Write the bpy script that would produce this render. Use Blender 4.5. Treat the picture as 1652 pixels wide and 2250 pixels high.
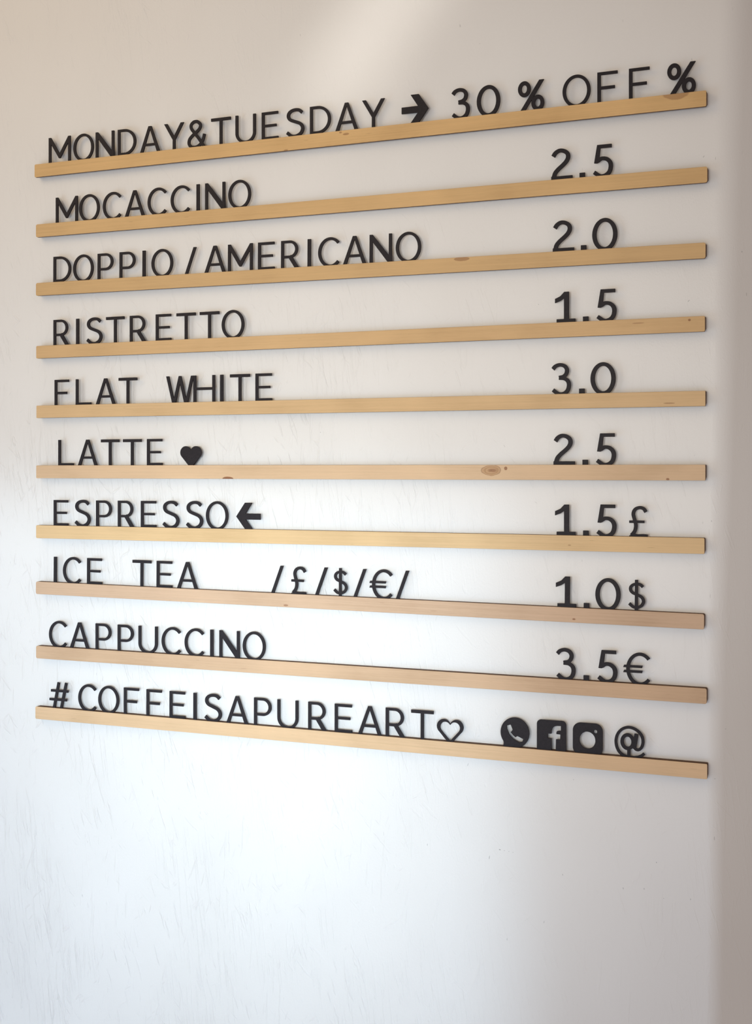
import bpy, bmesh, math, random
import numpy as np
from mathutils import Matrix, Vector

for o in list(bpy.data.objects):
    bpy.data.objects.remove(o)
scene = bpy.context.scene
COL = scene.collection

# ------------------------------------------------------------------ camera
IMG_W, IMG_H = 1652, 2250
FOCAL = 2800.0                      # pixels
YAW = math.atan(FOCAL / 6890.0)     # how far the camera is turned from the wall's normal
CY, SY = math.cos(YAW), math.sin(YAW)
HORIZON = 1036.0
EYE = 1.50
RAIL_DEPTH = 0.012
_dr = FOCAL * 0.9 / 1476.0
DIST = _dr * (1553 - 826) / FOCAL * SY + _dr * CY   # camera to the rails' front faces
cam_data = bpy.data.cameras.new('camera')
cam_data.sensor_fit = 'VERTICAL'
cam_data.sensor_height = 36.0
cam_data.lens = FOCAL / IMG_H * 36.0
cam_data.shift_y = -(IMG_H / 2 - HORIZON) / IMG_H
cam_data.clip_start = 0.05
cam = bpy.data.objects.new('camera', cam_data)
COL.objects.link(cam)
cam.location = (0, -(DIST + RAIL_DEPTH), EYE)
cam.rotation_euler = (math.pi / 2, 0, YAW)
scene.camera = cam

# ------------------------------------------------------------------ light and exposure
world = bpy.data.worlds.new('world')
scene.world = world
world.use_nodes = True
bg = world.node_tree.nodes['Background']
bg.inputs[0].default_value = (1.0, 0.855, 0.755, 1)
bg.inputs[1].default_value = 0.412


def area_light(name, loc, target, sx, sy, power, colour, spread=180, roll=0.0):
    l = bpy.data.lights.new(name, 'AREA')
    l.shape = 'RECTANGLE'
    l.size, l.size_y = sx, sy
    l.energy = power
    l.color = colour
    l.spread = math.radians(spread)
    o = bpy.data.objects.new(name, l)
    COL.objects.link(o)
    o.location = loc
    o.rotation_euler = (Vector(target) - Vector(loc)).to_track_quat('-Z', 'Y').to_euler()
    o.rotation_euler.rotate_axis('Z', math.radians(roll))
    return o


# daylight from the windows behind the photographer: a beam that ends short of the wall's corner, its
# brighter middle, and the soft light of the sky; cool and low
area_light('window_beam', (-0.06, -2.6, 0.72), (-1.36, 0, 0.72), 1.52, 1.5, 2.85, (0.59, 0.80, 1.0), 5)
area_light('window_core', (-0.1, -2.6, 1.08), (-0.92, 0, 1.08), 0.5, 0.8, 0.60, (0.72, 0.92, 1.0), 18)
area_light('window_sky_light', (-0.6, -2.5, 0.4), (-0.98, 0, 0.98), 1.3, 1.0, 2.4, (0.24, 0.52, 1.0), 95)
area_light('side_window_light', (-2.4, -1.6, 0.7), (-1.2, 0, 1.0), 1.0, 1.4, 8.4, (0.52, 0.77, 1.0), 150)
# warm lamp of the room
area_light('room_lamp', (-2.3, -1.5, 2.9), (-1.0, 0, 2.0), 1.2, 1.2, 9.3, (1.0, 0.74, 0.39), 170)
area_light('mid_wall_fill', (-0.75, -2.6, 1.5), (-0.85, 0, 1.5), 0.8, 0.7, 2.0, (1.0, 0.98, 0.89), 45)  # unseen fill light, added only to brighten the middle of the wall
# a streak of daylight thrown high on the wall
area_light('reflected_daylight', (-0.61, -2.4, 2.30), (-0.61, 0, 2.30), 0.05, 0.62, 0.060, (1.0, 0.98, 0.92), 5.5, -38)

vs = scene.view_settings
vs.view_transform = 'Standard'
vs.look = 'None'
vs.gamma = 1.0
vs.use_curve_mapping = False
vs.exposure = 0.0


# ------------------------------------------------------------------ materials
class Nodes:
    """Small wrapper that makes and wires shader nodes."""
    def __init__(self, name):
        self.mat = bpy.data.materials.new(name)
        self.mat.use_nodes = True
        self.nt = self.mat.node_tree
        self.bsdf = self.nt.nodes['Principled BSDF']

    def add(self, kind, **kw):
        n = self.nt.nodes.new(kind)
        for k, v in kw.items():
            setattr(n, k, v)
        return n

    def link(self, a, b):
        self.nt.links.new(a, b)

    def put(self, v, sock):
        if hasattr(v, 'is_linked'):
            self.link(v, sock)
        else:
            sock.default_value = v

    def math(self, op, a, b=0.0, c=0.0, clamp=False):
        n = self.add('ShaderNodeMath', operation=op, use_clamp=clamp)
        for i, v in enumerate((a, b, c)):
            self.put(v, n.inputs[i])
        return n.outputs[0]

    def mapping(self, vec, scale=(1, 1, 1), rot=(0, 0, 0), loc=(0, 0, 0)):
        n = self.add('ShaderNodeMapping')
        self.link(vec, n.inputs[0])
        n.inputs['Location'].default_value = loc
        n.inputs['Rotation'].default_value = rot
        n.inputs['Scale'].default_value = scale
        return n.outputs[0]

    def noise(self, vec, scale=1.0, detail=2.0, rough=0.5, dist=0.0):
        n = self.add('ShaderNodeTexNoise')
        self.link(vec, n.inputs['Vector'])
        n.inputs['Scale'].default_value = scale
        n.inputs['Detail'].default_value = detail
        n.inputs['Roughness'].default_value = rough
        n.inputs['Distortion'].default_value = dist
        return n.outputs['Fac']

    def ramp(self, fac, stops):
        n = self.add('ShaderNodeValToRGB')
        self.link(fac, n.inputs[0])
        e = n.color_ramp.elements
        while len(e) < len(stops):
            e.new(0.5)
        for el, (p, c) in zip(e, stops):
            el.position = p
            el.color = (*c, 1) if len(c) == 3 else c
        return n.outputs[0]

    def smooth(self, v, lo, hi, out0=0.0, out1=1.0):
        n = self.add('ShaderNodeMapRange', interpolation_type='SMOOTHSTEP')
        self.put(v, n.inputs[0])
        for i, x in enumerate((lo, hi, out0, out1)):
            n.inputs[i + 1].default_value = x
        return n.outputs[0]

    def mix(self, fac, a, b, blend='MIX'):
        n = self.add('ShaderNodeMix', data_type='RGBA', blend_type=blend)
        self.put(fac, n.inputs[0])
        for v, s in ((a, n.inputs[6]), (b, n.inputs[7])):
            self.put((*v, 1) if isinstance(v, tuple) and len(v) == 3 else v, s)
        return n.outputs[2]


def rgb(r, g, b):
    f = lambda v: v / 12.92 if v <= 0.04045 else ((v + 0.055) / 1.055) ** 2.4
    return (f(r / 255), f(g / 255), f(b / 255))


# scuffs and specks seen on the paint: photo position, full size in millimetres, tilt, strength
WALL_MARK_PX = [(1098, 1867, 2.6, 1.1, -0.1, .8), (1108, 1869, 1.6, 0.8, -0.1, .5), (1118, 1871, 1.4, 0.8, 0, .5), (1127, 1873, 1.6, 0.8, 0, .4),
                (1075, 1884, 1.0, 5.5, -0.1, .5), (1442, 1895, 1.3, 1.6, 0, .5), (1028, 1680, 1.0, 5.0, -0.35, .35), (939, 1856, 1.0, 3.5, 0.05, .4),
                (843, 1832, 0.8, 7.0, 0, .22), (1369, 1952, 1.2, 3.2, 0.1, .4), (1415, 1953, 1.4, 2.6, 0.1, .35), (1517, 1976, 1.2, 2.4, 0, .4),
                (1236, 1922, 1.2, 2.6, 0, .35), (1569, 1843, 1.4, 5.5, 0, .3), (1260, 1713, 1.2, 1.6, 0, .3), (1458, 1974, 1, 1, 0, .45),
                (1546, 344, 1.4, 3.4, -0.5, .3), (1572, 348, 0.9, 4.5, 0, .3), (1513, 661, 1.0, 4.0, -0.7, .45), (1627, 549, 1.4, 2.6, 0, .3),
                (1636, 642, 1.0, 5.0, 0, .3), (1183, 669, 1.2, 1.2, 0, .4), (1520, 132, 1.2, 6.0, 0.1, .25), (660, 77, 0.9, 4.0, 0.1, .3),
                (1054, 96, 1.0, 1.2, 0, .35), (1563, 1145, 1.0, 2.6, 0, .4), (1558, 1170, 0.8, 9.0, 0.05, .2), (1560, 1310, 0.9, 6.0, 0, .25),
                (1177, 1104, 5.0, 0.9, -0.6, .2), (1108, 980, 0.9, 4.5, 0.5, .25), (704, 950, 1.1, 1.6, 0, .4), (704, 612, 1.0, 2.2, 0, .3),
                (1592, 1605, 1.6, 1.2, 0, .3), (1570, 1712, 2.2, 1.4, 0, .25), (1195, 2026, 1.2, 3.5, -0.3, .3), (1114, 2064, 1.0, 4.0, 0, .3),
                (140, 1545, 0.8, 6.0, 0, .3), (212, 1481, 0.8, 5.0, 0, .3), (440, 1786, 0.8, 5.0, 0, .25), (275, 2118, 0.7, 5.0, 0, .3)]


def mark_on_wall(u, v, w, h, tilt, s):
    k = (u - IMG_W / 2) / FOCAL
    d = DIST + RAIL_DEPTH
    x = d * (k * CY - SY) / (CY + k * SY)
    return x, EYE + (HORIZON - v) * (d * CY - x * SY) / FOCAL, w / 1900, h / 1900, tilt, s


WALL_MARKS = [mark_on_wall(*m) for m in WALL_MARK_PX]


def wall_material():
    n = Nodes('brushed_white_wall_paint')
    co = n.add('ShaderNodeTexCoord').outputs['Object']
    # faint warm and cool mottling of the paint coat
    mott = n.noise(n.mapping(co, (2.2, 2.2, 1.6)), 1.0, 3.0, 0.55)
    base = n.ramp(mott, [(0.3, (0.735, 0.705, 0.675)), (0.7, (0.80, 0.775, 0.75))])
    # small grey specks and scuffs
    sp = n.noise(n.mapping(co, (70, 70, 38), (0, 0.5, 0)), 1.0, 2.0, 0.6)
    spots = n.smooth(sp, 0.735, 0.80)
    gate = n.smooth(n.noise(n.mapping(co, (5, 5, 5)), 1.0, 1.0), 0.45, 0.6)
    fac = n.math('MULTIPLY', n.math('MULTIPLY', spots, gate), 0.45)
    colr = n.mix(fac, base, (0.30, 0.28, 0.27))
    sx = n.add('ShaderNodeSeparateXYZ')
    n.link(co, sx.inputs[0])
    for (mx, mz, rx, rz, tilt, s) in WALL_MARKS:
        dx, dz = n.math('SUBTRACT', sx.outputs[0], mx), n.math('SUBTRACT', sx.outputs[2], mz)
        ca, sa = math.cos(tilt), math.sin(tilt)
        p = n.math('DIVIDE', n.math('MULTIPLY_ADD', dx, ca, n.math('MULTIPLY', dz, sa)), rx)
        q = n.math('DIVIDE', n.math('MULTIPLY_ADD', dz, ca, n.math('MULTIPLY', dx, -sa)), rz)
        d = n.math('ADD', n.math('MULTIPLY', p, p), n.math('MULTIPLY', q, q))
        colr = n.mix(n.smooth(d, 1.3, 0.3, 0.0, s), colr, (0.10, 0.095, 0.09))
    n.link(colr, n.bsdf.inputs['Base Color'])
    n.bsdf.inputs['Roughness'].default_value = 0.42
    n.bsdf.inputs['Specular IOR Level'].default_value = 0.5
    # relief: brush strokes in several directions, bristle lines, orange peel, dents
    h = n.math('MULTIPLY', n.noise(n.mapping(co, (330, 330, 260)), 1.0, 3.0, 0.65), 0.24)

    def strokes(rot, sx, sz, lo, hi, amount, gscale, off):
        m = n.mapping(co, (sx, 1, sz), (0, 0, 0), (off, 0, off * 0.7))
        r = n.add('ShaderNodeVectorRotate', rotation_type='Y_AXIS')
        n.link(co, r.inputs['Vector'])
        r.inputs['Angle'].default_value = rot
        m = n.mapping(r.outputs[0], (sx, 1, sz), (0, 0, 0), (off, 0, off * 0.7))
        f = n.smooth(n.noise(m, 1.0, 2.5, 0.55, 0.15), lo, hi)
        g = n.smooth(n.noise(n.mapping(co, (gscale, 1, gscale * 0.7), (0, 0, 0), (off * 3, 0, off)), 1.0, 1.0), 0.42, 0.62)
        return n.math('MULTIPLY', n.math('MULTIPLY', f, g), amount)

    # the lower wall was brushed, the upper part and the corner are smoother
    sp3 = n.add('ShaderNodeSeparateXYZ')
    n.link(co, sp3.inputs[0])
    rough = n.math('MULTIPLY', n.smooth(sp3.outputs[2], 2.05, 1.35, 0.22, 1.0), n.smooth(sp3.outputs[0], -0.35, -0.95, 0.22, 1.0))
    st = None
    for args in ((-0.05, 140, 12, 0.585, 0.66, 0.45, 8, 1.3),
                 (0.30, 150, 14, 0.605, 0.67, 0.65, 9, 4.1),
                 (-0.30, 130, 17, 0.63, 0.69, 0.5, 10, 7.7),
                 (0.75, 120, 18, 0.635, 0.69, 0.5, 11, 11.9),
                 (-0.85, 110, 22, 0.65, 0.71, 0.45, 12, 15.2),
                 (0.12, 330, 12, 0.54, 0.66, 0.40, 6, 19.5),
                 (0.20, 85, 26, 0.645, 0.70, 0.55, 12, 27.0),
                 (-0.10, 80, 30, 0.655, 0.71, 0.55, 12, 33.3)):
        s = strokes(*args)
        st = s if st is None else n.math('ADD', st, s)
    h = n.math('ADD', h, n.math('MULTIPLY', n.math('MULTIPLY', st, rough), 1.3))
    # broad trowel unevenness
    h = n.math('ADD', h, n.math('MULTIPLY', n.noise(n.mapping(co, (16, 16, 9)), 1.0, 2.0), 0.55))
    b = n.add('ShaderNodeBump')
    b.inputs['Strength'].default_value = 0.62
    b.inputs['Distance'].default_value = 0.0016
    n.link(h, b.inputs['Height'])
    n.link(b.outputs[0], n.bsdf.inputs['Normal'])
    return n.mat


def wood_material(name, tone, seed, knots=(), length=1.1):
    """Pale planed strip wood. knots: (x, z, rx, rz, strength, ring) in metres from the strip's middle."""
    n = Nodes(name)
    co = n.add('ShaderNodeTexCoord').outputs['Object']
    grain = n.noise(n.mapping(co, (5, 120, 420), (0, 0, 0), (seed, seed, seed)), 1.0, 4.0, 0.6, 0.35)
    fine = n.noise(n.mapping(co, (70, 300, 1500), (0, 0, 0), (seed * 2, 0, 0)), 1.0, 2.0, 0.7)
    broad = n.noise(n.mapping(co, (9, 20, 14), (0, 0, 0), (seed * 5, 0, seed)), 1.0, 2.0, 0.5)
    v = n.math('ADD', n.math('MULTIPLY', grain, 0.34), n.math('ADD', n.math('MULTIPLY', fine, 0.2), n.math('MULTIPLY', broad, 0.52)))
    lo = tuple(c * 0.84 for c in tone)
    hi = tuple(min(1, c * 1.14) for c in tone)
    colr = n.ramp(v, [(0.33, (lo[0], lo[1] * 0.97, lo[2] * 0.92)), (0.53, tone), (0.75, hi)])
    # short dark flecks along the grain
    fl = n.noise(n.mapping(co, (38, 60, 800), (0, 0, 0), (seed * 7, 0, 0)), 1.0, 1.0)
    colr = n.mix(n.math('MULTIPLY', n.smooth(fl, 0.76, 0.84), 0.5), colr, (0.22, 0.115, 0.05))
    sep = n.add('ShaderNodeSeparateXYZ')
    n.link(co, sep.inputs[0])
    wob = n.math('MULTIPLY', n.math('SUBTRACT', n.noise(co, 110.0, 2.0), 0.5), 0.4)
    for (kx, kz, rx, rz, s, ring) in knots:
        dx = n.math('DIVIDE', n.math('SUBTRACT', sep.outputs[0], kx), rx)
        dz = n.math('DIVIDE', n.math('SUBTRACT', sep.outputs[2], kz), rz)
        r = n.math('SQRT', n.math('ADD', n.math('MULTIPLY', dx, dx), n.math('MULTIPLY', dz, dz)))
        r = n.math('ADD', r, wob)
        inside = n.smooth(r, 1.08, 0.9)
        if ring:
            rings = n.math('SINE', n.math('MULTIPLY', r, 17.0))
            body = n.mix(n.smooth(rings, -0.8, 1.0), (0.40, 0.225, 0.105), (0.50, 0.30, 0.155))
            r2 = n.math('ADD', r, n.math('MULTIPLY', dx, -0.35))
            body = n.mix(n.smooth(r2, 0.42, 0.22), body, (0.30, 0.14, 0.062))
            body = n.mix(n.smooth(r2, 0.15, 0.05), body, (0.13, 0.06, 0.03))
            body = n.mix(n.smooth(n.math('ABSOLUTE', n.math('SUBTRACT', r, 0.97)), 0.07, 0.02), body, (0.24, 0.115, 0.05))
        else:
            body = (0.24, 0.095, 0.035)
        colr = n.mix(n.math('MULTIPLY', inside, s), colr, body)
    n.link(colr, n.bsdf.inputs['Base Color'])
    n.bsdf.inputs['Roughness'].default_value = 0.55
    n.bsdf.inputs['Specular IOR Level'].default_value = 0.35
    b = n.add('ShaderNodeBump')
    b.inputs['Strength'].default_value = 0.15
    b.inputs['Distance'].default_value = 0.0004
    n.link(grain, b.inputs['Height'])
    n.link(b.outputs[0], n.bsdf.inputs['Normal'])
    return n.mat


def edge_material():
    n = Nodes('scorched_wood_edge')
    co = n.add('ShaderNodeTexCoord').outputs['Object']
    v = n.noise(n.mapping(co, (60, 500, 90)), 1.0, 3.0, 0.6)
    n.link(n.ramp(v, [(0.3, (0.060, 0.028, 0.014)), (0.7, (0.17, 0.085, 0.042))]), n.bsdf.inputs['Base Color'])
    n.bsdf.inputs['Roughness'].default_value = 0.75
    return n.mat


def letter_material():
    n = Nodes('black_acrylic')
    co = n.add('ShaderNodeTexCoord').outputs['Object']
    v = n.noise(n.mapping(co, (400, 400, 400)), 1.0, 2.0)
    n.link(n.ramp(v, [(0.3, (0.0135, 0.0100, 0.0120)), (0.7, (0.0190, 0.0145, 0.0170))]), n.bsdf.inputs['Base Color'])
    n.bsdf.inputs['Roughness'].default_value = 0.55
    n.bsdf.inputs['Specular IOR Level'].default_value = 0.22
    return n.mat


WALL = wall_material()
EDGE = edge_material()
BLACK = letter_material()


# ------------------------------------------------------------------ helpers
def link_mesh(name, me, loc=(0, 0, 0), rot=(0, 0, 0)):
    o = bpy.data.objects.new(name, me)
    COL.objects.link(o)
    o.location, o.rotation_euler = loc, rot
    return o


def tag(o, label, cat, group=None):
    o['label'], o['category'] = label, cat
    if group:
        o['group'] = group
    return o


def on_plane(u, v, dist):
    """Wall-parallel plane at that distance from the camera: photo position to (x, z)."""
    k = (u - IMG_W / 2) / FOCAL
    x = dist * (k * CY - SY) / (CY + k * SY)
    depth = -x * SY + dist * CY
    return x, EYE + (HORIZON - v) * depth / FOCAL


# ------------------------------------------------------------------ the wall: flat plaster that rolls away past the rails' ends
def build_wall():
    x_flat, n_flat, n_roll = -0.226, 30, 14
    runs = (0.1, 0.3, 0.7, 1.2)

    def profile(z):
        """(x, y) from the far end to the rolled corner, which is trowelled by hand: it wanders, leans and softens upwards."""
        t = min(1.0, max(0.0, (z - 1.0) / 1.2))
        R, turn = 0.030 + 0.028 * t, math.radians(46 - 4 * t)
        wob = 0.003 * math.sin(z * 3.1 + 0.4) + 0.0015 * math.sin(z * 9.0) + (z - 1.45) * 0.017 - 0.006 * t
        pts = [(-3.2 + (x_flat + 3.2) * i / (n_flat - 1), 0.0) for i in range(n_flat)]
        pts[-1] = (x_flat + wob, 0.0)
        for i in range(1, n_roll + 1):
            a = turn * i / n_roll
            pts.append((x_flat + wob + R * math.sin(a), R * (1 - math.cos(a))))
        ex, ey = pts[-1]
        return pts + [(ex + s * math.cos(turn), ey + s * math.sin(turn)) for s in runs]

    zs = [3.2 * j / 64 for j in range(65)]
    verts, faces = [], []
    for z in zs:
        prof = profile(z)
        verts += [(x, y, z) for x, y in prof]
    m = len(prof)
    for j in range(len(zs) - 1):
        for k in range(m - 1):
            a = j * m + k
            faces.append((a, a + 1, a + m + 1, a + m))
    me = bpy.data.meshes.new('wall_back')
    me.from_pydata(verts, [], faces)
    me.polygons.foreach_set('use_smooth', [True] * len(faces))
    me.materials.append(WALL)
    o = link_mesh('wall_back', me)
    o['kind'] = 'structure'
    return o


build_wall()


# ------------------------------------------------------------------ the ten letter rails
SLOT_FRONT, SLOT_BACK, SLOT_DEEP = -0.0092, -0.0062, 0.0033     # groove that holds the letters


def rail_mesh(name, length, height, r, wood):
    e = 0.0004
    prof = [(-RAIL_DEPTH + e, -height), (-RAIL_DEPTH, -height + e), (-RAIL_DEPTH, -e), (-RAIL_DEPTH + e, 0),
            (SLOT_FRONT, 0), (SLOT_FRONT, -SLOT_DEEP), (SLOT_BACK, -SLOT_DEEP), (SLOT_BACK, 0), (0, 0), (0, -height + 0.0045), (-0.0075, -height)]
    xs = []                                     # (x, how far top and bottom draw in there)
    for i in range(6):
        a = math.pi / 2 * i / 5
        xs.append((r * (1 - math.sin(a)) , r * (1 - math.cos(a))))
    left = sorted((x, r - math.sqrt(max(0, r * r - (r - x) ** 2))) for x, _ in xs)
    secs = [(-length / 2 + x, s) for x, s in left] + [(length / 2 - x, s) for x, s in reversed(left)]
    bm = bmesh.new()
    rows = []
    for x, s in secs:
        row = []
        for (y, z) in prof:
            z2 = min(z, -s) if z > -SLOT_DEEP else max(z, -height + s)
            if abs(y + RAIL_DEPTH) < 1e-9:
                z2 = min(max(z, -height + s + e), -s - e)
            row.append(bm.verts.new((x, y, z2)))
        rows.append(row)
    m = len(prof)
    for a, b in zip(rows, rows[1:]):
        for k in range(m):
            f = bm.faces.new((a[k], a[(k + 1) % m], b[(k + 1) % m], b[k]))
            f.material_index = 0 if k in (1,) else 1
            if k in (0, 2):
                f.material_index = 0
    for row in (rows[0], rows[-1]):
        f = bm.faces.new(row)
        f.material_index = 1
    bmesh.ops.recalc_face_normals(bm, faces=bm.faces)
    me = bpy.data.meshes.new(name)
    bm.to_mesh(me)
    bm.free()
    me.materials.append(wood)
    me.materials.append(EDGE)
    return me


TONES = [(0.643, 0.405, 0.178), (0.614, 0.392, 0.178), (0.573, 0.369, 0.172), (0.606, 0.392, 0.191),
         (0.626, 0.42, 0.218), (0.634, 0.438, 0.268), (0.649, 0.443, 0.23), (0.567, 0.384, 0.252),
         (0.562, 0.374, 0.231), (0.643, 0.434, 0.253)]
# photo corners of the front faces: left x, top y, bottom y; right x, top y, bottom y; corner radius
RAIL_PX = [
    (76, 361.5, 388, 1551.5, 198.2, 235.3, 0.0016),
    (79, 493.2, 520.4, 1553.8, 365.5, 401.9, 0.0026),
    (79, 621.9, 649.3, 1550, 532.6, 568.2, 0.0024),
    (79.5, 760.2, 787, 1548.5, 694, 729, 0.0016),
    (80, 891.3, 918.2, 1549.5, 858.5, 892.6, 0.0008),
    (79.5, 1022.6, 1051.5, 1549.5, 1021, 1055, 0.0012),
    (79.3, 1154, 1181.9, 1547.5, 1182.2, 1218, 0.0018),
    (79, 1277.7, 1303.9, 1546.8, 1349.5, 1384.8, 0.0024),
    (79.3, 1418.8, 1446, 1552.3, 1513, 1547.5, 0.0024),
    (77.8, 1552.2, 1579.3, 1553.5, 1679, 1712.5, 0.0016),
]
ROW_NAME = ['monday and tuesday', 'mocaccino', 'doppio and americano', 'ristretto', 'flat white', 'latte', 'espresso',
            'ice tea', 'cappuccino', 'hashtag']
RAIL_LABEL = [
    'topmost pale wooden letter rail, brown oval stain near its end',
    'pale wooden letter rail under the word MOCACCINO, clean even grain',
    'pale wooden letter rail under DOPPIO / AMERICANO, small brown knot on its upper edge',
    'pale wooden letter rail under the word RISTRETTO, thin dark scratch near its end',
    'pale wooden letter rail under the words FLAT WHITE',
    'pale wooden letter rail under the word LATTE, with a large round ringed knot',
    'pale wooden letter rail under the word ESPRESSO and its arrow',
    'peach wooden letter rail under ICE TEA and the row of currency signs',
    'peach wooden letter rail under the word CAPPUCCINO',
    'lowest pale wooden letter rail, under the hashtag line and the round and square icons',
]


def knot_at(row, u, v, wpx, hpx, s, ring):
    """A knot seen at (u, v) in the photo, as rail coordinates."""
    x, z = on_plane(u, v, DIST)
    x2, _ = on_plane(u + wpx / 2, v, DIST)
    _, z2 = on_plane(u, v - hpx / 2, DIST)
    return (row, x, z, x2 - x, z2 - z, s, ring)


KNOTS = [
    knot_at(0, 1484, 206, 58, 26, 0.5, 0), knot_at(0, 760, 294.5, 14, 5, 0.6, 0), knot_at(0, 628, 330, 9, 3, 0.6, 0), knot_at(0, 748, 291, 6, 4, 0.6, 0),
    knot_at(2, 1014, 569, 34, 9, 0.6, 0), knot_at(3, 1402, 710, 26, 2.4, 0.5, 0), knot_at(3, 1514.5, 703, 6, 5, 0.8, 0),
    knot_at(4, 1470, 886, 24, 2.6, 0.55, 0),
    knot_at(5, 1079, 1033.5, 43, 23, 0.9, 1), knot_at(5, 1111, 1029, 7, 8, 0.8, 0), knot_at(5, 500, 1051.5, 24, 8, 0.95, 0), knot_at(5, 501, 1051.5, 12, 3, 0.9, 0), knot_at(5, 1467, 1053, 7, 5, 0.8, 0),
    knot_at(6, 1251, 1198, 7, 2.5, 0.5, 0),
    knot_at(7, 1261, 1360.5, 7, 4, 0.8, 0), knot_at(7, 628, 1330, 10, 4, 0.7, 0),
]

RAILS = []
for i, (xl, tl, bl, xr, tr, br, rad) in enumerate(RAIL_PX):
    ax, az = on_plane(xl, tl, DIST)
    bx, bz = on_plane(xr, tr, DIST)
    _, az2 = on_plane(xl, bl, DIST)
    _, bz2 = on_plane(xr, br, DIST)
    length = math.hypot(bx - ax, bz - az)
    height = ((az - az2) + (bz - bz2)) / 2
    slope = math.atan2(bz - az, bx - ax)
    mx, mz = (ax + bx) / 2, (az + bz) / 2
    ks = [(x - mx, z - mz - (x - mx) * math.tan(slope), rx, rz, s, ring) for (row, x, z, rx, rz, s, ring) in KNOTS if row == i]
    wood = wood_material('pale_strip_wood', TONES[i], 1.7 * i + 0.9, ks)
    o = link_mesh('letter_rail', rail_mesh('letter_rail', length, height, rad, wood), (mx, 0, mz), (0, -slope, 0))
    tag(o, RAIL_LABEL[i], 'letter rail', 'wooden letter rails on the white wall')
    RAILS.append((mx, mz, slope))


# ------------------------------------------------------------------ letter shapes
# Drawn in units of the visible cap height: y = 0 is the rail's upper edge, the tab below it sits in the groove.
TAB = -0.074
CAP = 0.0421
V, H = 0.119, 0.098         # upright and level stroke widths
RES = 1 / 96


class Shape:
    """A plane shape as a signed distance function on a grid (negative inside)."""
    def __init__(self, f):
        self.f = f

    def __or__(self, o):
        return Shape(lambda X, Y: np.minimum(self.f(X, Y), o.f(X, Y)))

    def __sub__(self, o):
        return Shape(lambda X, Y: np.maximum(self.f(X, Y), -o.f(X, Y)))

    def __and__(self, o):
        return Shape(lambda X, Y: np.maximum(self.f(X, Y), o.f(X, Y)))

    def grow(self, d):
        return Shape(lambda X, Y: self.f(X, Y) - d)


def poly(pts):
    P = np.array(pts, float)

    def f(X, Y):
        d2 = np.full(X.shape, 1e9)
        wn = np.zeros(X.shape, int)
        for a, b in zip(P, np.roll(P, -1, axis=0)):
            ex, ey = b - a
            L = ex * ex + ey * ey
            if L < 1e-14:
                continue
            wx, wy = X - a[0], Y - a[1]
            t = np.clip((wx * ex + wy * ey) / L, 0, 1)
            d2 = np.minimum(d2, (wx - ex * t) ** 2 + (wy - ey * t) ** 2)
            cr = ex * wy - ey * wx
            wn += ((a[1] <= Y) & (b[1] > Y) & (cr > 0)).astype(int)
            wn -= ((a[1] > Y) & (b[1] <= Y) & (cr < 0)).astype(int)
        d = np.sqrt(d2)
        return np.where(wn != 0, -d, d)
    return Shape(f)


def box(x0, y0, x1, y1):
    return poly([(x0, y0), (x1, y0), (x1, y1), (x0, y1)])


def ell(cx, cy, rx, ry, n=72):
    return poly([(cx + rx * math.cos(2 * math.pi * i / n), cy + ry * math.sin(2 * math.pi * i / n)) for i in range(n)])


def bar(x0, y0, x1, y1, w):
    L = math.hypot(x1 - x0, y1 - y0)
    nx, ny = -(y1 - y0) / L * w / 2, (x1 - x0) / L * w / 2
    return poly([(x0 - nx, y0 - ny), (x1 - nx, y1 - ny), (x1 + nx, y1 + ny), (x0 + nx, y0 + ny)])


def smooth_line(pts, n=9):
    P = [np.array(p, float) for p in pts]
    P = [2 * P[0] - P[1]] + P + [2 * P[-1] - P[-2]]
    out = []
    for i in range(1, len(P) - 2):
        for k in range(n):
            t = k / n
            a, b, c, d = P[i - 1], P[i], P[i + 1], P[i + 2]
            out.append(0.5 * (2 * b + (c - a) * t + (2 * a - 5 * b + 4 * c - d) * t * t + (3 * b - a - 3 * c + d) * t ** 3))
    out.append(P[-2])
    return np.array(out)


def ribbon(pts, w, wv=None, smooth=True):
    """A stroke of flat ends along a curve; wv is the width of its upright stretches where w is that of its level ones."""
    Q = smooth_line(pts) if smooth else np.array(pts, float)
    T = np.gradient(Q, axis=0)
    T /= np.linalg.norm(T, axis=1)[:, None]
    Nn = np.stack([-T[:, 1], T[:, 0]], axis=1)
    hw = np.full(len(Q), w / 2) if wv is None else (w + (wv - w) * np.abs(T[:, 1]) ** 1.5) / 2
    pieces = []
    for i in range(len(Q) - 1):
        a, b = Q[i] + Nn[i] * hw[i], Q[i + 1] + Nn[i + 1] * hw[i + 1]
        c, d = Q[i + 1] - Nn[i + 1] * hw[i + 1], Q[i] - Nn[i] * hw[i]
        pieces.append((a, b, c, d))
    outline = [p[0] for p in pieces] + [pieces[-1][1]] + [pieces[-1][2]] + [p[3] for p in reversed(pieces)]
    return poly(outline)


def arc(cx, cy, rx, ry, a0, a1, n=48):
    return [(cx + rx * math.cos(math.radians(a0 + (a1 - a0) * i / n)), cy + ry * math.sin(math.radians(a0 + (a1 - a0) * i / n))) for i in range(n + 1)]


def stem(x, top=1.0, w=V):
    return box(x, TAB, x + w, top)


def bowl(x0, x1, y0, y1, w, h):
    """The closed bowl of D, P and R: level top and bottom strokes joined by a half ellipse."""
    ry = (y1 - y0) / 2
    rx = min(x1 - x0 - 0.28, ry * 1.05)
    cx, cy = x1 - rx, (y0 + y1) / 2
    outer = poly([(x0, y1)] + arc(cx, cy, rx, ry, 90, -90) + [(x0, y0)])
    inner = poly([(x0 + w, y1 - h)] + arc(cx, cy, rx - w, ry - h, 90, -90) + [(x0 + w, y0 + h)])
    return outer - inner


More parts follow.
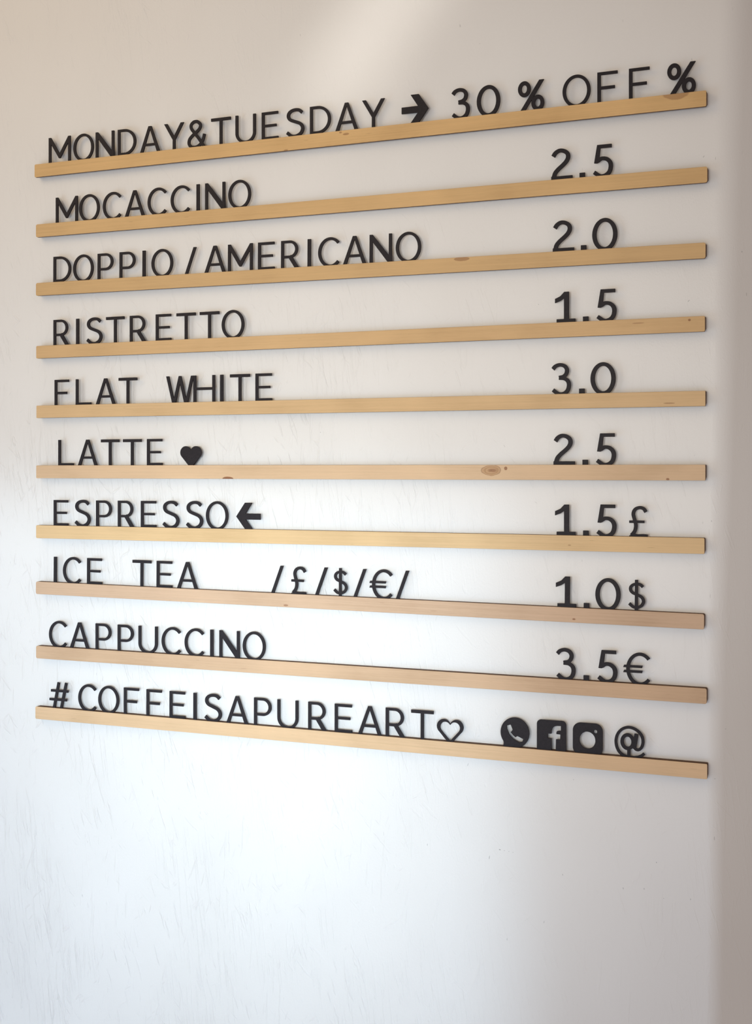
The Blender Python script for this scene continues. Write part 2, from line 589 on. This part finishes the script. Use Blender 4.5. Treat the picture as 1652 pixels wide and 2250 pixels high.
def g_O(W, w=V, h=H, top=1.015, bot=-0.062):
    cy, ry = (top + bot) / 2, (top - bot) / 2
    return ell(W / 2, cy, W / 2, ry) - ell(W / 2, cy, W / 2 - w, ry - h)


def open_ring(W, cut, w=V, h=H, x0=0.0, rx=0.48, top=1.015, bot=-0.062):
    cy, ry = (top + bot) / 2, (top - bot) / 2
    cx = x0 + rx
    pts = arc(cx, cy, rx - w / 2, ry - h / 2, cut, 360 - cut, 80)
    return ribbon(pts, h, w, smooth=False)


S_LINE = [(.645, .845), (.535, .935), (.385, .962), (.225, .93), (.118, .84), (.105, .715), (.185, .61), (.365, .535), (.545, .462),
          (.648, .36), (.668, .225), (.58, .085), (.40, .008), (.21, .035), (.045, .165)]


def heart(s=1.0):
    return (ell(.238 * s, .478 * s, .238 * s, .238 * s) | ell(.672 * s, .478 * s, .238 * s, .238 * s)
            | poly([(.455 * s, -.12), (.062 * s, .32 * s), (.238 * s, .52 * s), (.455 * s, .585 * s), (.672 * s, .52 * s), (.848 * s, .32 * s)]))


def rounded(x0, y0, x1, y1, r):
    pts = []
    for cx, cy, a in ((x1 - r, y1 - r, 0), (x0 + r, y1 - r, 90), (x0 + r, y0 + r, 180), (x1 - r, y0 + r, 270)):
        pts += arc(cx, cy, r, r, a, a + 90, 10)
    return poly(pts)


def shape_for(ch):
    """(shape, width, height) of a character."""
    if ch == 'M':
        W, t = 1.03, .105
        m = W / 2
        return poly([(0, 1), (.112, 1), (m, .36), (W - .112, 1), (W, 1), (W, TAB), (W - V, TAB), (W - V, .735), (m + .035, .165),
                     (m - .035, .165), (V, .735), (V, TAB), (0, TAB)]), W, 1
    if ch == 'N':
        W = .85
        return poly([(0, 1), (.115, 1), (W - V, .245), (W - V, 1), (W, 1), (W, TAB), (W - .10, TAB), (V, .735), (V, TAB), (0, TAB)]), W, 1
    if ch == 'O':
        return g_O(.945), .945, 1
    if ch == '0':
        return g_O(.835, .146, .124, 1.02), .835, 1
    if ch == 'D':
        W = .83
        return bowl(0, W, 0, 1, V, H) | box(0, TAB, .36, H * .9) | stem(0), W, 1
    if ch == 'A':
        W, t, b = .893, .137, 1 + TAB
        sl = (W / 2 - t / 2)
        xl = lambda y: sl * y                    # left outer edge
        leg = .142
        outer = poly([(xl(TAB), TAB), (xl(1), 1), (W - xl(1), 1), (W - xl(TAB), TAB), (W - xl(TAB) - leg, TAB), (W / 2, .872), (xl(TAB) + leg, TAB)])
        cross = box(xl(.3) + .05, .255, W - xl(.3) - .05, .345)
        return outer | cross, W, 1
    if ch == 'Y':
        W = .868
        m = W / 2
        return poly([(0, 1), (.147, 1), (m, .525), (W - .147, 1), (W, 1), (m + V / 2, .375), (m + V / 2, TAB), (m - V / 2, TAB), (m - V / 2, .375)]), W, 1
    if ch == '&':
        line = [(.725, .475), (.665, .27), (.545, .095), (.375, .01), (.185, .025), (.07, .145), (.085, .31), (.22, .455), (.405, .585), (.535, .715),
                (.545, .855), (.43, .955), (.275, .955), (.16, .86), (.165, .725), (.29, .555), (.50, .30), (.735, TAB + .03)]
        return ribbon(line[:12], .118) | ribbon(line[10:], .118), .775, 1
    if ch == 'T':
        W = .83
        return box(0, 1 - .112, W, 1) | stem(W / 2 - V / 2), W, 1
    if ch == 'U':
        W, ry = .848, .40
        lower = ell(W / 2, .345, W / 2, ry) - ell(W / 2, .345, W / 2 - V, ry - H)
        return box(0, .345, V, 1) | box(W - V, .345, W, 1) | (lower & box(-1, -1, 2, .345)), W, 1
    if ch == 'E':
        W = .68
        return stem(0) | box(0, 1 - H, W - .01, 1) | box(0, .452, W - .075, .452 + .092) | box(0, TAB, W, .092), W, 1
    if ch == 'F':
        W = .672
        return stem(0) | box(0, 1 - H, W, 1) | box(0, .43, W - .09, .43 + .098), W, 1
    if ch == 'L':
        W = .715
        return stem(0) | box(0, TAB, W, .088), W, 1
    if ch == 'H':
        W = .925
        return stem(0) | stem(W - V) | box(0, .45, W, .55), W, 1
    if ch == 'I':
        return stem(0, w=.137), .137, 1
    if ch == 'S':
        return ribbon(S_LINE, .112, .132), .73, 1
    if ch == 'C':
        return open_ring(.82, 42), .82, 1
    if ch == 'P':
        W = .715
        return bowl(0, W, .345, 1, V, H * .95) | stem(0), W, 1
    if ch == 'R':
        W = .742
        return bowl(0, .685, .36, 1, V, H * .95) | stem(0) | bar(.345, .44, .705, TAB - .03, .145), W, 1
    if ch == 'W':
        W = 1.20
        return poly([(0, 1), (.128, 1), (.335, .17), (.545, 1), (.655, 1), (.865, .17), (W - .128, 1), (W, 1), (.925, TAB), (.795, TAB),
                     (.60, .70), (.405, TAB), (.275, TAB)]), W, 1
    if ch == '3':
        up = [(.03, .835), (.125, .935), (.275, .975), (.425, .93), (.505, .815), (.485, .675), (.39, .585), (.235, .552)]
        lo = [(.235, .535), (.42, .515), (.545, .42), (.575, .27), (.52, .105), (.37, .005), (.20, .02), (.035, .145)]
        return ribbon(up, .118, .138) | ribbon(lo, .118, .14), .645, 1.03
    if ch == '2':
        line = [(.065, .785), (.145, .90), (.275, .968), (.42, .95), (.545, .86), (.572, .73), (.515, .60), (.385, .47), (.235, .345), (.125, .21), (.072, .0)]
        return ribbon(line, .128, .146) | box(0, TAB, .725, .118), .725, 1.03
    if ch == '1':
        return (poly([(.0, .80), (.04, .815), (.18, .88), (.315, 1.02), (.475, 1.02), (.475, .05), (.305, .05), (.305, .805), (.18, .72), (.0, .655)])
                | box(.055, TAB, .69, .118)), .69, 1.02
    if ch == '5':
        line = [(.185, .525), (.24, .562), (.315, .583), (.445, .555), (.555, .455), (.59, .31), (.545, .13), (.41, .022), (.235, .01), (.035, .145)]
        return (poly([(.135, 1.035), (.62, 1.035), (.62, .918), (.25, .918), (.215, .60), (.26, .55), (.224, .467), (.135, .43), (.035, .437)])
                | ribbon(line, .118, .146)), .665, 1.035
    if ch == '.':
        return box(0, TAB, .186, .168), .186, .17
    if ch == '/':
        W = .49
        return poly([(.0 - .03, TAB), (.125 - .03, TAB), (W, 1.0), (W - .125, 1.0)]), W, 1
    if ch == '%':
        rg = lambda cx, cy: ell(cx, cy, .222, .268) - ell(cx, cy, .222 - .132, .268 - .13)
        return rg(.222, .735) | rg(.685, .235) | poly([(.03, TAB), (.20, TAB), (.905, 1.0), (.735, 1.0)]), .91, 1
    if ch == '>' or ch == '<':
        p = [(0, .36), (.605, .36), (.325, 0), (.30, TAB), (.59, TAB), (.635, 0), (1.0, .475), (.64, 1), (.335, 1), (.605, .59), (0, .59)]
        if ch == '<':
            p = [(1.0 - x, y * .97) for x, y in p]
        return poly(p), 1.0, 1
    if ch == '£':
        line = [(.545, .80), (.47, .905), (.34, .945), (.20, .89), (.135, .76), (.155, .62), (.20, .47), (.215, .33), (.18, .18), (.07, .04)]
        return ribbon(line, .105, .118) | box(0, .44, .495, .525) | poly([(.0, TAB), (.59, TAB), (.60, .075), (.45, .085), (.28, .075), (.14, .10), (.0, .03)]), .60, 1
    if ch == '$':
        line = [(x * .74 + .0, y * .80 + .095) for x, y in S_LINE]
        return ribbon(line, .092, .104) | box(.216, TAB, .318, 1.0), .53, 1
    if ch == '€':
        ring = open_ring(.88, 42, .115, .104, .10, .445)
        b = lambda y: poly([(0, y), (.615, y), (.635, y + .08), (.03, y + .08)])
        return ring | b(.515) | b(.35), .88, 1
    if ch == '#':
        return (bar(.20, TAB, .435, 1.0, .115) | bar(.535, TAB, .785, 1.0, .115) | box(.07, .62, .88, .715) | box(0, .275, .81, .37)), .88, 1
    if ch == 'h':
        return heart(), .91, .72
    if ch == 'v':
        s = 1.06
        big = heart(s) & box(-1, TAB, 3, 3)
        return Shape(lambda X, Y: np.maximum(big.f(X, Y), -inner_heart(s).f(X, Y))), .965, .86
    if ch == 'w':
        k = lambda u, v: ((u - 153) / 257, 1 - (v - 128 - (u - 280) * .075) / 252)
        hand = poly([k(*p) for p in [(211, 197), (245, 188), (263, 233), (246, 254), (264, 277), (288, 297), (306, 287), (357, 312), (351, 333), (322, 341), (272, 316), (232, 272), (213, 226)]])
        return (ell(.505, .485, .5, .515) | poly([(.07, .3), (.115, .13), (.09, TAB), (.5, TAB), (.75, .06)])) - hand, 1.01, 1
    if ch == 'f':
        k = lambda u, v: ((u - 467) / 260, 1 - (v - 150 - (u - 467) * .075) / 250)
        f = poly([k(*p) for p in [(598, 418), (598, 311), (563, 308), (563, 270), (598, 272), (598, 250), (603, 232), (613, 218), (628, 210), (645, 207), (680, 208), (680, 248), (660, 248), (648, 250), (641, 258), (640, 275), (676, 279), (674, 320), (637, 318), (635, 424)]])
        return rounded(0, TAB, 1.0, 1.0, .14) - f, 1.0, 1
    if ch == 'i':
        return rounded(0, TAB, 1.0, 1.0, .26) - ell(.49, .435, .265, .28) - ell(.76, .735, .055, .06), 1.0, 1
    if ch == '@':
        outer = [(.975, .145), (.90, .075), (.78, .015), (.60, -.02), (.42, -.01), (.24, .07), (.11, .23), (.057, .47), (.105, .70), (.235, .87), (.42, .955), (.60, .945),
                 (.79, .845), (.91, .68), (.935, .50), (.89, .34), (.80, .255), (.71, .262), (.655, .32)]
        a = ell(.435, .49, .235, .275) - ell(.437, .49, .123, .165)
        return ribbon(outer, .092, .098) | a | bar(.725, .765, .645, .275, .135) | box(.425, TAB, .53, .26), .985, 1
    raise KeyError(ch)


def inner_heart(s):
    k = .125
    t = Shape(lambda X, Y: heart(s).f((X - .455 * s) / .74 + .455 * s, (Y - .42 * s) / .74 + .43 * s))
    return t


def contours(sh, W):
    x0, x1, y0, y1 = -0.1, W + 0.1, TAB - 0.06, 1.12
    nx, ny = int((x1 - x0) / RES) + 1, int((y1 - y0) / RES) + 1
    xs, ys = x0 + np.arange(nx) * RES + RES * .137, y0 + np.arange(ny) * RES + RES * .219
    X, Y = np.meshgrid(xs, ys)
    F = sh.f(X, Y)
    F = np.maximum(F, TAB - Y)                   # everything ends flat at the groove's floor
    F[np.abs(F) < 1e-9] = 1e-9
    ins = F < 0
    code = ins[:-1, :-1] * 1 + ins[:-1, 1:] * 2 + ins[1:, 1:] * 4 + ins[1:, :-1] * 8
    nxt, pos = {}, {}

    def pt(i, j, side):
        # edge key: (row, col, 0 level / 1 upright)
        if side == 0: a, b, key = (i, j), (i, j + 1), (i, j, 0)
        elif side == 1: a, b, key = (i, j + 1), (i + 1, j + 1), (i, j + 1, 1)
        elif side == 2: a, b, key = (i + 1, j), (i + 1, j + 1), (i + 1, j, 0)
        else: a, b, key = (i, j), (i + 1, j), (i, j, 1)
        if key not in pos:
            fa, fb = F[a], F[b]
            t = fa / (fa - fb)
            pos[key] = (xs[a[1]] + t * (xs[b[1]] - xs[a[1]]), ys[a[0]] + t * (ys[b[0]] - ys[a[0]]))
        return key
    table = {1: [(3, 0)], 2: [(0, 1)], 3: [(3, 1)], 4: [(1, 2)], 5: [(3, 0), (1, 2)], 6: [(0, 2)], 7: [(3, 2)], 8: [(2, 3)],
             9: [(2, 0)], 10: [(0, 1), (2, 3)], 11: [(2, 1)], 12: [(1, 3)], 13: [(1, 0)], 14: [(0, 3)]}
    for i, j in zip(*np.nonzero((code > 0) & (code < 15))):
        for a, b in table[int(code[i, j])]:
            nxt[pt(i, j, a)] = pt(i, j, b)
    loops = []
    while nxt:
        k0, k = next(iter(nxt.items()))
        loop = [k0]
        del nxt[k0]
        while k != k0:
            loop.append(k)
            k = nxt.pop(k)
        P = [pos[q] for q in loop]
        if len(P) > 8:
            loops.append(simplify(P))
    return loops


def simplify(P, tol=0.0011):
    """Douglas and Peucker on a closed loop."""
    P = np.array(P)
    n = len(P)
    far = int(np.argmax(((P - P[0]) ** 2).sum(1)))
    keep = {0, far}
    stack = [(0, far), (far, n)]
    while stack:
        a, b = stack.pop()
        if b - a < 2:
            continue
        p, q = P[a], P[b % n]
        d = q - p
        L = math.hypot(*d) or 1e-9
        seg = P[a + 1:b]
        e = np.abs(d[0] * (seg[:, 1] - p[1]) - d[1] * (seg[:, 0] - p[0])) / L
        k = int(np.argmax(e))
        if e[k] > tol:
            m = a + 1 + k
            keep.add(m)
            stack += [(a, m), (m, b)]
    return P[sorted(keep)]


THICK = 0.0024
GLYPH = {}
STAND = Matrix.Rotation(math.pi / 2, 4, 'X')


def glyph_mesh(ch, name):
    if ch in GLYPH:
        return GLYPH[ch]
    sh, W, _ = shape_for(ch)
    cu = bpy.data.curves.new('outline', 'CURVE')
    cu.dimensions = '2D'
    cu.fill_mode = 'BOTH'
    be = 0.00022
    cu.extrude = THICK / 2 - be
    cu.bevel_depth = be
    cu.bevel_resolution = 0
    cu.offset = -be
    for loop in contours(sh, W):
        sp = cu.splines.new('POLY')
        sp.points.add(len(loop) - 1)
        for p, (x, y) in zip(sp.points, loop):
            p.co = ((x - W / 2) * CAP, y * CAP, 0, 1)
        sp.use_cyclic_u = True
    tmp = bpy.data.objects.new('outline', cu)
    COL.objects.link(tmp)
    dg = bpy.context.evaluated_depsgraph_get()
    me = bpy.data.meshes.new_from_object(tmp.evaluated_get(dg))
    bpy.data.objects.remove(tmp)
    me.transform(STAND)
    me.name = name
    me.materials.clear()
    me.materials.append(BLACK)
    me.polygons.foreach_set('use_smooth', [False] * len(me.polygons))
    GLYPH[ch] = (me, W)
    return GLYPH[ch]


# ------------------------------------------------------------------ the letters, symbol by symbol: character, photo left and right edge
ROWS = [
    "M105.8-157.4 O160.4-207.5 N209.5-252.5 D258.3-300.3 A307-353 Y360-405.8 &411.4-452.8 T462.9-508.6 U516.3-563.8 E574.3-612.9 S626.9-670 D679.5-729 A736-787.8 Y794.7-846.8 >881.4-943 3992.5-1033 01047-1099.9 %1137.5-1196.7 O1235-1298.7 F1311.9-1357.6 F1381-1428 %1465-1530",
    "M121.8-172.4 O172.6-220.7 C224.8-267.2 A273.6-319.3 C323-367 C374-418 I430.7-440 N449.7-496.4 O501-552.4 21210.7-1258.5 .1273-1285.7 51302.7-1347.2",
    "D116-158 O159.7-207 P213-250.7 P260.9-299.5 I311.7-321.4 O331.6-381.6 /405.8-432.5 A447.9-497.3 M499.8-556.5 E565.9-604.6 R616.9-658.8 I674.5-684.6 C698-746 A753.2-805 N810.8-862.4 O867.4-927.3 21214-1262 .1275.5-1289 01300-1357.4",
    "R116-154.4 I166.4-175.2 S188.4-226.2 T231.5-275.6 R284-323.5 E341-378 T386.7-431.4 T437.7-483.4 O485-539.4 11219-1264.6 .1279.8-1294 51310.4-1355",
    "F119-153 L165.3-202.2 A209.2-255.6 T259.4-303 W364.8-427 H427-470.8 I482.8-491.9 T504.5-550.2 E560.3-599 31212.5-1254.7 .1271.7-1285 01296.4-1353.6",
    "L127.4-163 A170-215.9 T221-263.4 T269.3-312.2 E321.9-358.2 h395.6-444 21215-1264.3 .1279.5-1292 51309-1354",
    "E117-151.5 S162.7-200 P210.8-246.4 R257.3-297.3 E308.5-344.7 S355.6-395 S408-446.4 O451.5-503 <518.3-573.6 11219-1264.8 .1280.6-1293.8 51310.4-1354.8 £1381.8-1423.5",
    "I117.2-126 C137-178.7 E190.2-225.3 T290-333.3 E343.5-379 A388-435.8 /595.6-623.6 £639.6-673.7 /691.5-721 $732.4-762.6 /775.4-806.6 €811-863 /869.4-899.4 11220.9-1265.9 .1281.9-1295 01307.3-1363.7 $1379-1416.6",
    "C106.8-147.5 A152-198 P209-245.8 P257.3-295 U303-348 C354-398 C404.7-448.8 I461-470 N481-527.8 O531.9-585.4 31222-1265.3 .1281.4-1294.6 51311.6-1357.6 €1368.3-1429.3",
    "#107.8-151.5 C171-212.6 O215-263 F271-306.6 F320.6-356.7 E371.5-408.3 I424-433 S447.6-488.3 A496.4-546.3 P557-597.6 U608.6-656.6 R676.5-719.2 E734.4-775 A786-839.3 R847-891.2 T902.6-953.5 v958.6-1019.9 w1098.9-1164 f1178.7-1244.9 i1257.8-1325 @1348.6-1416.7",
]
# the words of each row, in the order of the characters above; None ends where a single sign stands alone
WORDS = [
    ['MONDAY', '&', 'TUESDAY', '>', '30', '%1', 'OFF', '%2'],
    ['MOCACCINO', '2.5'],
    ['DOPPIO', '/', 'AMERICANO', '2.0'],
    ['RISTRETTO', '1.5'],
    ['FLAT', 'WHITE', '3.0'],
    ['LATTE', 'h', '2.5'],
    ['ESPRESSO', '<', '1.5', '£'],
    ['ICE', 'TEA', '/a', '£', '/b', '$', '/c', '€', '/d', '1.0', '$2'],
    ['CAPPUCCINO', '3.5', '€2'],
    ['#', 'COFFEISAPUREART', 'v', 'w', 'f', 'i', '@'],
]
ORD = ['first', 'second', 'third', 'fourth', 'fifth', 'sixth', 'seventh', 'eighth', 'ninth', 'tenth', 'eleventh', 'twelfth', 'thirteenth',
       'fourteenth', 'fifteenth']
BESIDE = [None, 'MOCACCINO', 'AMERICANO', 'RISTRETTO', 'FLAT WHITE', 'LATTE', 'ESPRESSO', 'ICE TEA', 'CAPPUCCINO', None]
SIGN = {
    (0, '&'): ('ampersand', 'symbol', 'black ampersand between the words MONDAY and TUESDAY on the top rail'),
    (0, '>'): ('arrow_sign', 'symbol', 'bold black arrow after TUESDAY pointing to the number 30'),
    (0, '%1'): ('percent_sign', 'symbol', 'bold black percent sign between the number 30 and the word OFF'),
    (0, '%2'): ('percent_sign', 'symbol', 'bold black percent sign after OFF, above the brown stain at the rail end'),
    (2, '/'): ('slash_sign', 'symbol', 'black slash between the words DOPPIO and AMERICANO'),
    (5, 'h'): ('heart_sign', 'symbol', 'solid black heart after the word LATTE'),
    (6, '<'): ('arrow_sign', 'symbol', 'bold black arrow standing after ESPRESSO and pointing back at it'),
    (6, '£'): ('pound_sign', 'symbol', 'black pound sign after the price 1.5 in the ESPRESSO row'),
    (7, '/a'): ('slash_sign', 'symbol', 'black slash before the pound sign, first of the four after TEA'),
    (7, '£'): ('pound_sign', 'symbol', 'black pound sign between two slashes in the ICE TEA row'),
    (7, '/b'): ('slash_sign', 'symbol', 'black slash between the pound sign and the dollar sign'),
    (7, '$'): ('dollar_sign', 'symbol', 'black dollar sign between two slashes in the ICE TEA row'),
    (7, '/c'): ('slash_sign', 'symbol', 'black slash between the dollar sign and the euro sign'),
    (7, '€'): ('euro_sign', 'symbol', 'black euro sign between two slashes in the ICE TEA row'),
    (7, '/d'): ('slash_sign', 'symbol', 'black slash after the euro sign, last of the four after TEA'),
    (7, '$2'): ('dollar_sign', 'symbol', 'black dollar sign after the price 1.0 in the ICE TEA row'),
    (8, '€2'): ('euro_sign', 'symbol', 'black euro sign after the price 3.5 in the CAPPUCCINO row'),
    (9, '#'): ('hash_sign', 'symbol', 'black hash sign at the start of the lowest rail'),
    (9, 'v'): ('heart_sign', 'symbol', 'black outlined open heart after the word ART on the lowest rail'),
    (9, 'w'): ('phone_icon', 'icon', 'round black speech bubble icon with a cut-out telephone handset'),
    (9, 'f'): ('letter_icon', 'icon', 'black rounded square icon with a cut-out lowercase f'),
    (9, 'i'): ('camera_icon', 'icon', 'black rounded square camera icon with a large round hole and a small one'),
    (9, '@'): ('at_sign', 'symbol', 'black at sign, last character on the lowest rail'),
}


def describe(row, word, k):
    ch = word[k]
    if ch == '.':
        return 'decimal_point', 'symbol', f'square black decimal point of the price {word} in the {BESIDE[row]} row'
    if ch.isdigit():
        where = 'on the top rail' if row == 0 else f'in the {BESIDE[row]} row'
        if row == 0:
            return 'digit', 'digit', f'black digit {ch}, {ORD[k]} of the number 30 before the percent sign'
        half = 'before the point' if k == 0 else 'after the point'
        return 'digit', 'digit', f'black digit {ch} {half} of the price {word} {where}'
    same = [j for j, c in enumerate(word) if c == ch]
    name = 'hashtag COFFEISAPUREART' if row == 9 else f'word {word}'
    if len(same) == 1:
        return 'letter', 'letter', f'thin black capital {ch}, {ORD[k]} letter and only {ch} of the {name}'
    return 'letter', 'letter', f'thin black capital {ch}, {ORD[k]} letter of the {name}, its {ORD[same.index(k)]} {ch}'


FRONT = -0.0091                                  # the letters' front faces, just behind the groove's lip
dist_f = DIST + RAIL_DEPTH + FRONT
dist_b = dist_f + THICK
rnd = random.Random(11)
GROUP = ['offer row on the top rail', 'mocaccino row', 'doppio and americano row', 'ristretto row', 'flat white row', 'latte row',
         'espresso row', 'ice tea row', 'cappuccino row', 'hashtag row on the lowest rail']
for row, line in enumerate(ROWS):
    marks = [(t[0], *map(float, t[1:].split('-'))) for t in line.split()]
    flat = []
    for word in WORDS[row]:
        if (row, word) in SIGN:
            flat.append(SIGN[(row, word)])
        else:
            flat += [describe(row, word, k) for k in range(len(word))]
    assert len(flat) == len(marks), (row, len(flat), len(marks))
    mx, mz, slope = RAILS[row]
    for (ch, ul, ur), (name, cat, label) in zip(marks, flat):
        me, W = glyph_mesh(ch, name)
        x = (on_plane(ul, 0, dist_f)[0] + on_plane(ur, 0, dist_b)[0]) / 2
        z = mz + (x - mx) * math.tan(slope)
        o = link_mesh(name, me, (x, FRONT + THICK / 2, z), (0, -slope, 0))
        tag(o, label, cat, f'black characters of the {GROUP[row]}')
